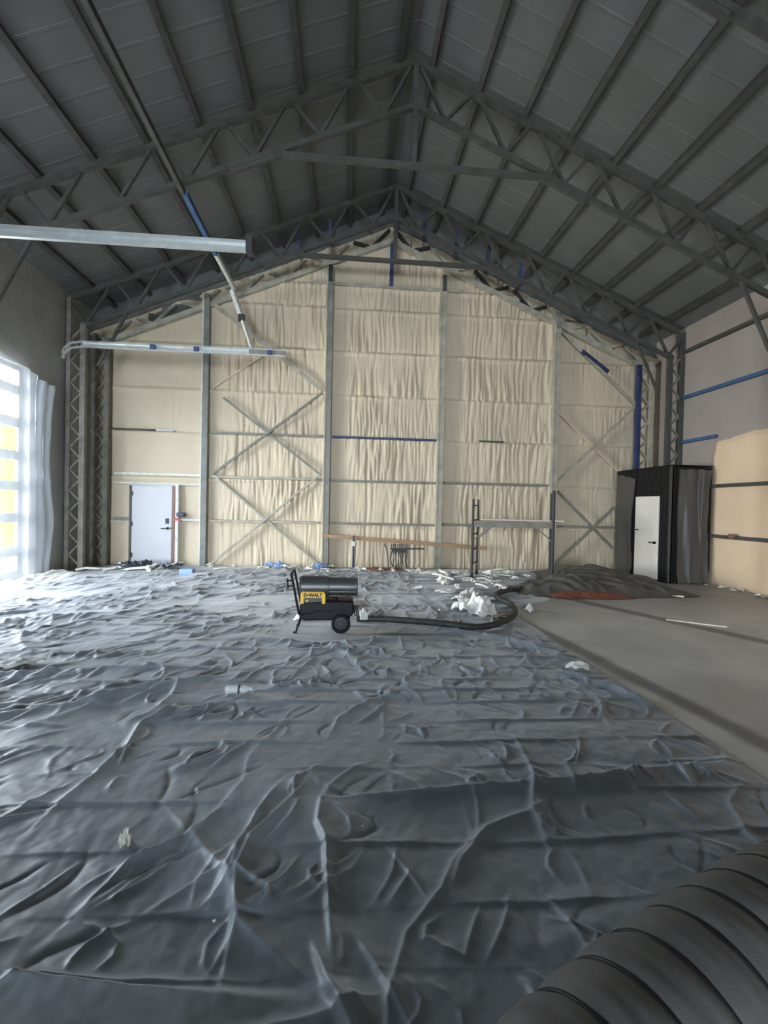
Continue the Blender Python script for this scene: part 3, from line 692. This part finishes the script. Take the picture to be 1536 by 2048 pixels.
for k in range(6): 
    a_ = k*math.pi/6; b.bar((-.58, hy+.12*math.cos(a_), zc_+.12*math.sin(a_)), (-.58, hy-.12*math.cos(a_), zc_-.12*math.sin(a_)), .004, .004)
b.build('intake_guard', M['black'], R)
# tank: rounded prism
tk = MB(); prof = [(-.565, .20), (-.55, .165), (-.50, .15), (-.16, .15), (-.12, .165), (.05, .19), (.095, .215), (.11, .25), (.10, .365), (.07, .39), (-.24, .392), (-.52, .375), (-.56, .35)]
tk.prism([(x, z0+z) for x, z in prof], 1, hy-.165, hy+.165); tank = tk.build('fuel_tank', M['black'], R, bevel=.022, smooth='auto')
MB().bar((-.55, hy-.172, z0+.235), (-.42, hy-.172, z0+.235), .012, .014).bar((-.42, hy-.172, z0+.235), (-.36, hy-.172, z0+.265), .012, .014).bar((-.36, hy-.172, z0+.265), (-.15, hy-.172, z0+.27), .012, .014).build('tank_rib', M['rubber'], tank)
MB().tube([(-.13, hy-.08, z0+.385), (-.13, hy-.08, z0+.42)], .035, 16).build('fuel_cap', M['black'], tank, smooth='auto')
# yellow control cover with window
cv = MB(); yy0, yy1 = hy-.178, hy-.115
o_ = [(-.555, .345), (-.56, .36), (-.545, .475), (-.525, .505), (-.275, .505), (-.25, .485), (-.245, .345)]
cv.prism([(-.555, z0+.355), (-.508, z0+.355), (-.508, z0+.43), (-.29, z0+.43), (-.29, z0+.355), (-.245, z0+.355), (-.245, z0+.48), (-.268, z0+.505), (-.528, z0+.505), (-.55, z0+.485)], 1, yy0, yy1)
cover = cv.build('control_cover', M['yellow'], R, bevel=.008, smooth='auto')
MB().box(-.508, -.29, hy-.160, hy-.11, z0+.35, z0+.43).build('control_panel', mat('olive_black_panel', (.03, .03, .015), .4), cover)
MB().tube([(-.47, hy-.158, z0+.395), (-.47, hy-.176, z0+.395)], .014, 12).build('knob', M['yellow'], cover)
def text(body, loc, size, m, parent, rot=(math.pi/2, 0, 0), name='lettering', sx=1):
    c = bpy.data.curves.new(name, 'FONT'); c.body = body; c.size = size; c.extrude = .0015; c.offset = .0028; c.align_x = 'CENTER'; c.align_y = 'CENTER'; c.space_character = 1.0
    tmp = bpy.data.objects.new('tmp', c); COL.objects.link(tmp); bpy.context.view_layer.update()
    me = bpy.data.meshes.new_from_object(tmp.evaluated_get(bpy.context.evaluated_depsgraph_get())); bpy.data.objects.remove(tmp)
    me.materials.clear(); me.materials.append(m); me.name = name
    o = bpy.data.objects.new(name, me); COL.objects.link(o); o.parent = parent
    off = Vector((0, 0, 0)); q = parent
    while q is not None: off += q.location; q = q.parent
    o.location = Vector(loc)-off; o.rotation_euler = rot; o.scale = (sx, 1, 1); return o
text('DeWALT', (-.40, yy0-.001, z0+.466), .056, M['black'], cover, sx=1.0)
# frame tubes
MB().tube([(-.50, hy-.15, z0+.22), (-.565, hy-.17, z0+.23), (-.60, hy-.17, z0+.40), (-.645, hy-.17, z0+.62), (-.67, hy-.17, z0+.73)], .015, 8).build('handle_upright', M['black'], R, smooth='auto')
MB().tube([(-.50, hy+.15, z0+.22), (-.565, hy+.17, z0+.23), (-.60, hy+.17, z0+.40), (-.645, hy+.17, z0+.62), (-.67, hy+.17, z0+.73)], .015, 8).build('handle_upright', M['black'], R, smooth='auto')
MB().tube([(-.67, hy-.17, z0+.72), (-.67, hy+.17, z0+.72)], .015, 8).build('handle_bar', M['black'], R, smooth='auto')
b = MB(); b.tube([(-.655, hy-.17, z0+.64), (-.71, hy-.17, z0+.64)], .009, 8).tube([(-.635, hy-.17, z0+.58), (-.705, hy-.17, z0+.575)], .009, 8).tube([(-.71, hy-.17, z0+.67), (-.705, hy-.17, z0+.545)], .009, 8)
b.tube([(-.735, hy-.17, z0+.64), (-.70, hy-.17, z0+.64)], .008, 8); b.build('cord_wrap', M['black'], R, smooth='auto')
for s in (-1, 1): MB().tube([(-.545, hy+s*.15, z0+.20), (-.575, hy+s*.16, z0+.10), (-.60, hy+s*.16, z0+.005), (-.63, hy+s*.16, z0+.005)], .014, 8).build('front_leg', M['black'], R, smooth='auto')
MB().tube([(-.05, hy-.2, z0+.115), (-.05, hy+.2, z0+.115)], .012, 8).build('axle', M['steel'], R)
for s in (-1, 1):
    y_ = hy+s*.195
    def lathe_y(prof, n=36):
        vs = [(-.05+r*math.cos(2*math.pi*k/n), y_+s*yy, z0+.117+r*math.sin(2*math.pi*k/n)) for yy, r in prof for k in range(n)]
        return vs, [(i*n+k, i*n+(k+1) % n, (i+1)*n+(k+1) % n, (i+1)*n+k) for i in range(len(prof)-1) for k in range(n)]
    b = MB(); b.add(*lathe_y([(-.025, .08), (-.025, .10), (-.015, .117), (.015, .117), (.025, .105), (.022, .085), (-.0, .08)])); wh = b.build('wheel', M['rubber'], R, smooth='auto')
    b = MB(); b.add(*lathe_y([(.0, .083), (.004, .075), (.004, .03), (.018, .028), (.02, .0)]))
    for k in range(7):
        a_ = 2*math.pi*k/7; b.bar((-.05+.025*math.cos(a_), y_+s*.01, z0+.117+.025*math.sin(a_)), (-.05+.08*math.cos(a_), y_+s*.008, z0+.117+.08*math.sin(a_)), .012, .012)
    b.build('wheel_hub', M['steel_dark'], wh, smooth='auto')
b = MB()
for k in range(3): b.tube([(.10+.022*k, hy-.10, z0+.33), (.115+.022*k, hy-.12, z0+.25), (.13+.02*k, hy-.10, z0+.19)], .008, 6)
b.build('cord_bundle', M['black'], R)

# ------------------------------------------------------------------ hose
def smooth_path(pts, n=8):
    pts = [Vector(p) for p in pts]; P_ = [pts[0]]+pts+[pts[-1]]; out = []
    for i in range(1, len(P_)-2):
        a, b, c, d = P_[i-1:i+3]
        for k in range(n):
            t = k/n; out.append(.5*((2*b)+(-a+c)*t+(2*a-5*b+4*c-d)*t*t+(-a+3*b-3*c+d)*t**3))
    return out+[pts[-1]]
hp = [(.16, 5.95), (.5, 5.92), (.85, 5.78), (1.25, 5.55), (1.7, 5.50), (2.1, 5.75), (2.45, 6.2), (2.62, 6.75), (2.58, 7.2), (2.66, 7.6), (3.0, 7.95), (3.35, 8.2), (3.7, 8.75), (4.1, 9.05), (4.55, 9.0)]
pts = smooth_path([(x, y, .05+(fz(x, y) if x < 2.6 else .03)) for x, y in hp], 8)
o = MB().tube(pts, .043, 12).build('spray_hose', mat('scuffed_black_hose', (.035, .035, .037), .5, bump=.4, bscale=60, var=.3, vscale=9), smooth='auto')
tag(o, 'thick black hose looping from the heater to the tarp pile', 'hose')
o = MB().box(.20, .31, 5.90, 6.01, .06, .17).box(.23, .28, 5.88, 6.03, .15, .20).build('hose_fitting', M['dusty'], bevel=.012); tag(o, 'pale fitting at the heater end of the black hose', 'fitting')

# ------------------------------------------------------------------ foreground duct
R = thing('flexible_duct', 'large ribbed black flexible duct lying across the bottom right corner', 'duct', (1.1, 1.0, 0))
ax = smooth_path([(-.35, .34, .24), (.15, .66, .24), (.62, .92, .24), (1.12, 1.15, .24), (1.65, 1.34, .24), (2.25, 1.49, .24), (2.9, 1.58, .24)], 14)
ln = [0]
for a_, b_ in zip(ax[:-1], ax[1:]): ln.append(ln[-1]+(b_-a_).length)
def at_len(s_):
    for i in range(len(ln)-1):
        if ln[i+1] >= s_: t = (s_-ln[i])/(ln[i+1]-ln[i]); return ax[i].lerp(ax[i+1], t), (ax[i+1]-ax[i]).normalized()
    return ax[-1], (ax[-1]-ax[-2]).normalized()
PT = .155; RD = .225
n = 72; vs = []; rows = []
s_ = 0.02; ND = int((ln[-1]-.05)/PT)*14
for i in range(ND+1):
    s_ = .02 + i*PT/14; c, d = at_len(s_); ph = (i % 14)/14
    side = d.cross(Vector((0, 0, 1))).normalized(); u_ = side.cross(d)
    bulge = math.sin(math.pi*ph)**.6*.014
    for k in range(n):
        a_ = 2*math.pi*k/n
        wr = .0035*float(noise(np.array([k*.28]), np.array([i*.12]), 81)[0]) + .006*float(noise(np.array([k*.1+s_]), np.array([i*.3]), 82)[0])*math.sin(math.pi*ph)
        r_ = RD - .006 + bulge + wr
        rows.append(c + side*math.cos(a_)*r_ + u_*math.sin(a_)*r_)
fs = [(i*n+k, i*n+(k+1) % n, (i+1)*n+(k+1) % n, (i+1)*n+k) for i in range(ND) for k in range(n)]
b = MB(); b.add(rows, fs); b.build('duct_cloth', M['duct'], R, smooth=True)
for j in range(ND//14+1):
    c, d = at_len(.02+j*PT); side = d.cross(Vector((0, 0, 1))).normalized(); u_ = side.cross(d)
    pts = [c + side*math.cos(2*math.pi*k/48)*(RD-.004) + u_*math.sin(2*math.pi*k/48)*(RD-.004) for k in range(49)]
    MB().tube(pts, .0065, 8, cap=False).build('wire_rib', M['black'], R, smooth=True)

# ------------------------------------------------------------------ tarp pile by the booth
xs = np.linspace(2.9, 6.9, 260); ys = np.linspace(7.3, 11.0, 220); Xg, Yg = np.meshgrid(xs, ys)
fy = 7.62 + .10*np.abs(Xg-4.6)*.6 + .05*noise(Xg*2, Xg*0, 91)
m_ = ss(0, .35, Yg-fy)*ss(0, .6, 10.95-Yg)*ss(0, .5, Xg-3.05-1.3*ss(8.5, 9.3, Yg))*ss(0, .7, 6.85-.0*Yg-Xg + 0)*ss(-.2, .8, (10.9-Yg)-(Xg-5.6)*1.5+1.0)
Zg = .008 + m_*(.10 + .20*np.exp(-(((Xg-5.3)/1.0)**2+((Yg-9.3)/1.1)**2)) + .09*np.exp(-(((Xg-4.4)/.7)**2+((Yg-8.3)/.5)**2)) + .10*noise(Xg*1.1, Yg*1.1, 92) + .05*(1-np.abs(noise(Xg*2.3+Yg, Yg*2, 93))*5).clip(0) + .02*noise(Xg*6, Yg*6, 94))
hole = (m_ > .02)
o = grid_mesh('tarp_pile', np.stack([Xg, Yg, np.maximum(Zg, .006)], -1), M['tarp'], keep=hole[:-1, :-1]); tag(o, 'heap of dusty black tarp on the floor in front of the booth', 'tarp')
xs = np.linspace(3.75, 5.25, 90); ts = np.linspace(0, 1, 14); Xg, Tg = np.meshgrid(xs, ts)
fade = np.sin((Xg-3.75)/1.5*np.pi)**.4
Zg = .012 + (.13*fade*(1-.25*(Xg-3.75)))*Tg + .012*noise(Xg*9, Tg*3, 95)
Yg = 7.56 + .10*np.abs(Xg-4.6)*.6 + .2*Tg + .03*noise(Xg*5, Tg*2, 96)
o = grid_mesh('red_tarp_edge', np.stack([Xg, Yg, Zg], -1), M['red']); tag(o, 'rust red folded tarp edge along the front of the black heap', 'tarp')
xs = np.linspace(.35, 1.42, 70); ys = np.linspace(10.6, 10.85, 20); Xg, Yg = np.meshgrid(xs, ys)
Zg = .05 + .06*np.sin((Yg-10.6)/.25*np.pi)*np.sin((Xg-.35)/1.07*np.pi)**.5 + .03*noise(Xg*6, Yg*6, 97)
o = grid_mesh('red_cloth', np.stack([Xg, Yg, Zg], -1), M['red']); tag(o, 'dull red cloth on the floor at the foot of the rod rack', 'cloth')

# ------------------------------------------------------------------ loose film, rags, bottle
def crumple(name, x, y, sx, sy, h, seed, m, label, cat, rz=0, n=34, z=None, group=None):
    u = np.linspace(-1, 1, n); U, V = np.meshgrid(u, u)
    th = np.arctan2(V, U); rad = np.maximum(np.abs(U), np.abs(V))
    cr = rad*(.72+.30*noise(np.cos(th)*1.6+seed, np.sin(th)*1.6, seed))
    a, b = np.cos(th)*cr, np.sin(th)*cr
    hh = h*((1-cr**2*1.3).clip(0))*(.45+.75*(1-np.abs(noise(a*1.7+seed, b*1.7, seed+1))*2.6)) + h*.16*(1-np.abs(noise(a*4+b*1.5, b*4, seed+2))*4)*(1-cr).clip(0) + h*.12*noise(a*9, b*9, seed+3)
    hh = np.maximum(hh, .0) + .004
    P_ = np.stack([a*sx, b*sy, hh], -1)
    o = grid_mesh(name, P_, m); o.location = (x, y, (fz(x, y) if z is None else z)-.004); o.rotation_euler.z = rz
    sm = o.modifiers.new('thick', 'SOLIDIFY'); sm.thickness = .004
    return tag(o, label, cat, group)
crumple('plastic_film', 1.93, 6.48, .46, .40, .24, 1, M['paper'], 'large crumpled white plastic film inside the hose loop', 'plastic film', .3, 44)
crumple('paper_sheet', 2.28, 6.25, .30, .16, .04, 2, mat('tan_paper', (.50, .47, .36), .8), 'tan paper sheet under the right side of the white film', 'paper', .25)
crumple('plastic_film', 1.98, 7.3, .26, .24, .09, 3, M['paper'], 'white rounded film piece behind the large crumpled film', 'plastic film', .8)
crumple('plastic_film', 2.38, 7.28, .22, .13, .06, 4, M['paper'], 'narrow white film strip beside the hose bend', 'plastic film', .1)
crumple('plastic_film', 2.3, 7.8, .28, .3, .10, 5, M['dusty'], 'grey film lump at the back of the hose loop', 'plastic film', .5)
crumple('plastic_film', 1.85, 8.0, .30, .22, .05, 6, M['paper'], 'flat white film shred between heater and scaffold', 'plastic film', .2)
crumple('plastic_film', 1.42, 8.2, .18, .12, .05, 7, M['paper'], 'small white bow-shaped film shred left of the flat one', 'plastic film')
crumple('white_rag', 2.27, 4.1, .17, .10, .055, 8, M['paper'], 'white rag lying alone near the right edge of the fabric', 'rag', .1, 44)
crumple('film_lump', 2.86, 6.65, .09, .10, .10, 9, M['paper'], 'small white film lump on the concrete right of the hose bend', 'plastic film', 0, 24, .006)
crumple('foam_chunk', -.98, 2.085, .042, .05, .06, 10, M['scrap'], 'pale foam chunk lying alone in the left foreground', 'foam scrap', .4, 30)
crumple('paper_sheet', -3.0, 4.36, .26, .16, .03, 11, mat('grey_paper', (.45, .47, .46), .7), 'greyish paper lying at the far left on the fabric', 'paper', .4)
crumple('film_shred', -.55, 6.15, .20, .18, .11, 12, M['paper'], 'white film bunched on the fabric behind the heater handle', 'plastic film', .5)
crumple('film_shred', -.1, 6.9, .5, .3, .12, 13, M['paper'], 'wide pale film lying behind the heater barrel', 'plastic film', .1)
o = MB().box(-3.6, -3.32, 9.85, 10.05, .02, .15).build('blue_carton', M['scrap_blue'], bevel=.015); o.location.z = fz(-3.4, 9.9)-.02; tag(o, 'small light blue carton on the floor in front of the white back door', 'box')
o = MB().prism([(-3.32, 9.62), (-2.95, 9.68), (-2.9, 9.86), (-3.15, 9.86)], 2, .0, .02).build('white_board', M['white']); o.location.z = fz(-3.1, 9.75); tag(o, 'flat white board scrap lying right of the light blue carton', 'board')
# bottle
bz = fz(-.85, 3.66)+.012
R = thing('water_bottle', 'clear plastic water bottle lying on the fabric left of centre', 'bottle', (-.85, 3.66, bz+.03))
b = MB(); b.add(*lathe_x([(-.105, .0), (-.105, .026), (-.098, .032), (-.06, .033), (-.055, .030), (-.02, .033), (.03, .033), (.06, .028), (.085, .014), (.094, .013)], -.85, 3.66, bz+.033, 24))
b.build('bottle_body', M['bottle'], R, smooth='auto')
b = MB(); b.add(*lathe_x([(.092, 0.0), (.092, .016), (.112, .016), (.112, 0)], -.85, 3.66, bz+.033, 18)); b.build('cap', M['white'], R, smooth='auto')
b = MB(); b.add(*lathe_x([(-.005, .0335), (-.005, .0342), (.012, .0342), (.012, .0335)], -.85, 3.66, bz+.033, 24)); b.build('label_band', M['steel_dark'], R)
# ------------------------------------------------------------------ scraps: five shapes, copied
def scrap_mesh(kind, seed):
    r = random.Random(seed)
    if kind == 'strip':
        b = MB(); pts = [(-.5, 0, .02), (-.2, r.uniform(-.05, .05), .05+r.uniform(0, .05)), (.15, r.uniform(-.06, .06), .05), (.5, r.uniform(-.1, .1), .02)]
        for a, c in zip(pts[:-1], pts[1:]): b.bar(a, c, .13, .08)
        me = bpy.data.meshes.new('foam_strip'); me.from_pydata(b.v, [], b.f); return me
    u = np.linspace(-1, 1, 12); U, V = np.meshgrid(u, u); th = np.arctan2(V, U); rad = np.maximum(abs(U), abs(V))
    cr = rad*(.35+.3*noise(np.cos(th)*2+seed, np.sin(th)*2, seed)); a, c = np.cos(th)*cr, np.sin(th)*cr
    hh = np.maximum(.38*(1-cr*2)*(.5+1.2*noise(a*5+seed, c*5, seed+3)), 0)+.02
    idx = np.arange(144).reshape(12, 12); q = np.stack([idx[:-1, :-1], idx[:-1, 1:], idx[1:, 1:], idx[1:, :-1]], -1).reshape(-1, 4)
    me = bpy.data.meshes.new('film_scrap'); me.from_pydata(np.stack([a, c, hh], -1).reshape(-1, 3).tolist(), [], q.tolist()); return me
meshes = {}
def scraps(n, xr, yr, size, kinds, m, label, cat, group, name, seed):
    r = random.Random(seed)
    for i in range(n):
        kd = r.choice(kinds); key = (kd, i % 3, m.name)
        if key not in meshes: me = scrap_mesh(kd, 3+i % 3+seed); me.materials.append(m); meshes[key] = me
        o = bpy.data.objects.new(name, meshes[key]); COL.objects.link(o)
        x, y = r.uniform(*xr), r.uniform(*yr); s = r.uniform(*size)*(1.45 if size[0] > .05 else 1)
        base = fz(x, y)+.025 if x < 4.5 else .02
        o.location = (x, y, base-.005); o.rotation_euler = (r.uniform(-.1, .1), r.uniform(-.15, .15), r.uniform(0, 6.28)); o.scale = (s, s*r.uniform(.5, 1), s*r.uniform(.6, 1))
        tag(o, label, cat, group)
scraps(28, (1.9, 3.3), (8.3, 10.4), (.12, .42), ['strip', 'strip', 'strip', 'film'], M['scrap'], 'white foam trimming littering the fabric around the scaffold ladder', 'foam scrap', 'foam trimmings by the ladder', 'foam_trimming', 21)
scraps(12, (3.3, 4.2), (9.4, 10.8), (.12, .35), ['strip', 'film'], M['scrap'], 'white foam trimming on the floor under the scaffold deck', 'foam scrap', 'foam trimmings under the deck', 'foam_trimming', 22)
scraps(18, (-1.2, 1.9), (10.2, 11.1), (.1, .34), ['strip', 'film', 'film'], M['scrap'], 'white foam scrap at the wall foot below the brown board', 'foam scrap', 'foam scraps below the board', 'foam_scrap', 23)
scraps(16, (-3.4, -.8), (10.6, 11.15), (.08, .26), ['strip', 'film'], M['scrap'], 'pale foam scrap at the wall foot under the left brace cross', 'foam scrap', 'foam scraps under the brace cross', 'foam_scrap', 24)
scraps(14, (-5.3, -3.9), (10.5, 11.0), (.2, .5), ['film'], M['scrap_dark'], 'dark film scrap heaped before the white back door', 'plastic film', 'dark film before the door', 'film_scrap', 25)
scraps(8, (-5.2, -4.1), (10.4, 10.9), (.15, .4), ['film'], mat('grey_blue_film', (.30, .34, .42), .5), 'grey-blue film scrap heaped before the white back door', 'plastic film', 'grey-blue film before the door', 'film_scrap', 26)
scraps(10, (-5.6, -3.6), (10.2, 10.9), (.15, .5), ['strip'], M['scrap'], 'white strip lying across the heap before the white back door', 'foam scrap', 'white strips before the door', 'foam_strip', 27)
scraps(3, (-1.9, -1.5), (10.8, 11.0), (.3, .5), ['film'], M['scrap_blue'], 'bright blue film scrap at the foot of the left brace cross', 'plastic film', 'blue film at the brace foot', 'blue_film', 28)
scraps(2, (-.75, -.55), (10.75, 10.95), (.3, .45), ['film'], M['scrap_blue'], 'bright blue film scrap at the foot of the black-topped post', 'plastic film', 'blue film at the post foot', 'blue_film', 29)
scraps(10, (7.9, 8.15), (7.6, 9.1), (.06, .22), ['strip', 'film'], M['scrap'], 'pale scrap along the foot of the right wall', 'foam scrap', 'scraps along the right wall', 'foam_scrap', 31)
scraps(9, (.3, 2.2), (3.9, 8.2), (.03, .08), ['film'], M['scrap'], 'tiny white fleck scattered on the fabric right of the heater', 'foam scrap', 'flecks right of the heater', 'foam_fleck', 32)
scraps(6, (-.6, 1.6), (1.5, 3.2), (.008, .02), ['film'], M['scrap'], 'tiny white fleck on the foreground fabric', 'foam scrap', 'flecks in the foreground', 'foam_fleck', 33)
o = MB().bar((4.75, 6.15, .008), (5.35, 5.75, .008), .03, .012).build('chalky_strip', M['scrap']); tag(o, 'thin white strip lying on the bare concrete at right', 'strip')
o = MB().bar((5.9, 7.95, .02), (6.35, 7.8, .02), .10, .02).build('white_offcut', M['scrap']); tag(o, 'white slat on the concrete at the right tip of the tarp heap', 'slat')
o = MB().bar((5.95, 8.9, .12), (6.12, 8.65, .10), .05, .03).build('white_stick', M['scrap']); tag(o, 'short white stick lying on the tarp heap before the booth door', 'stick')
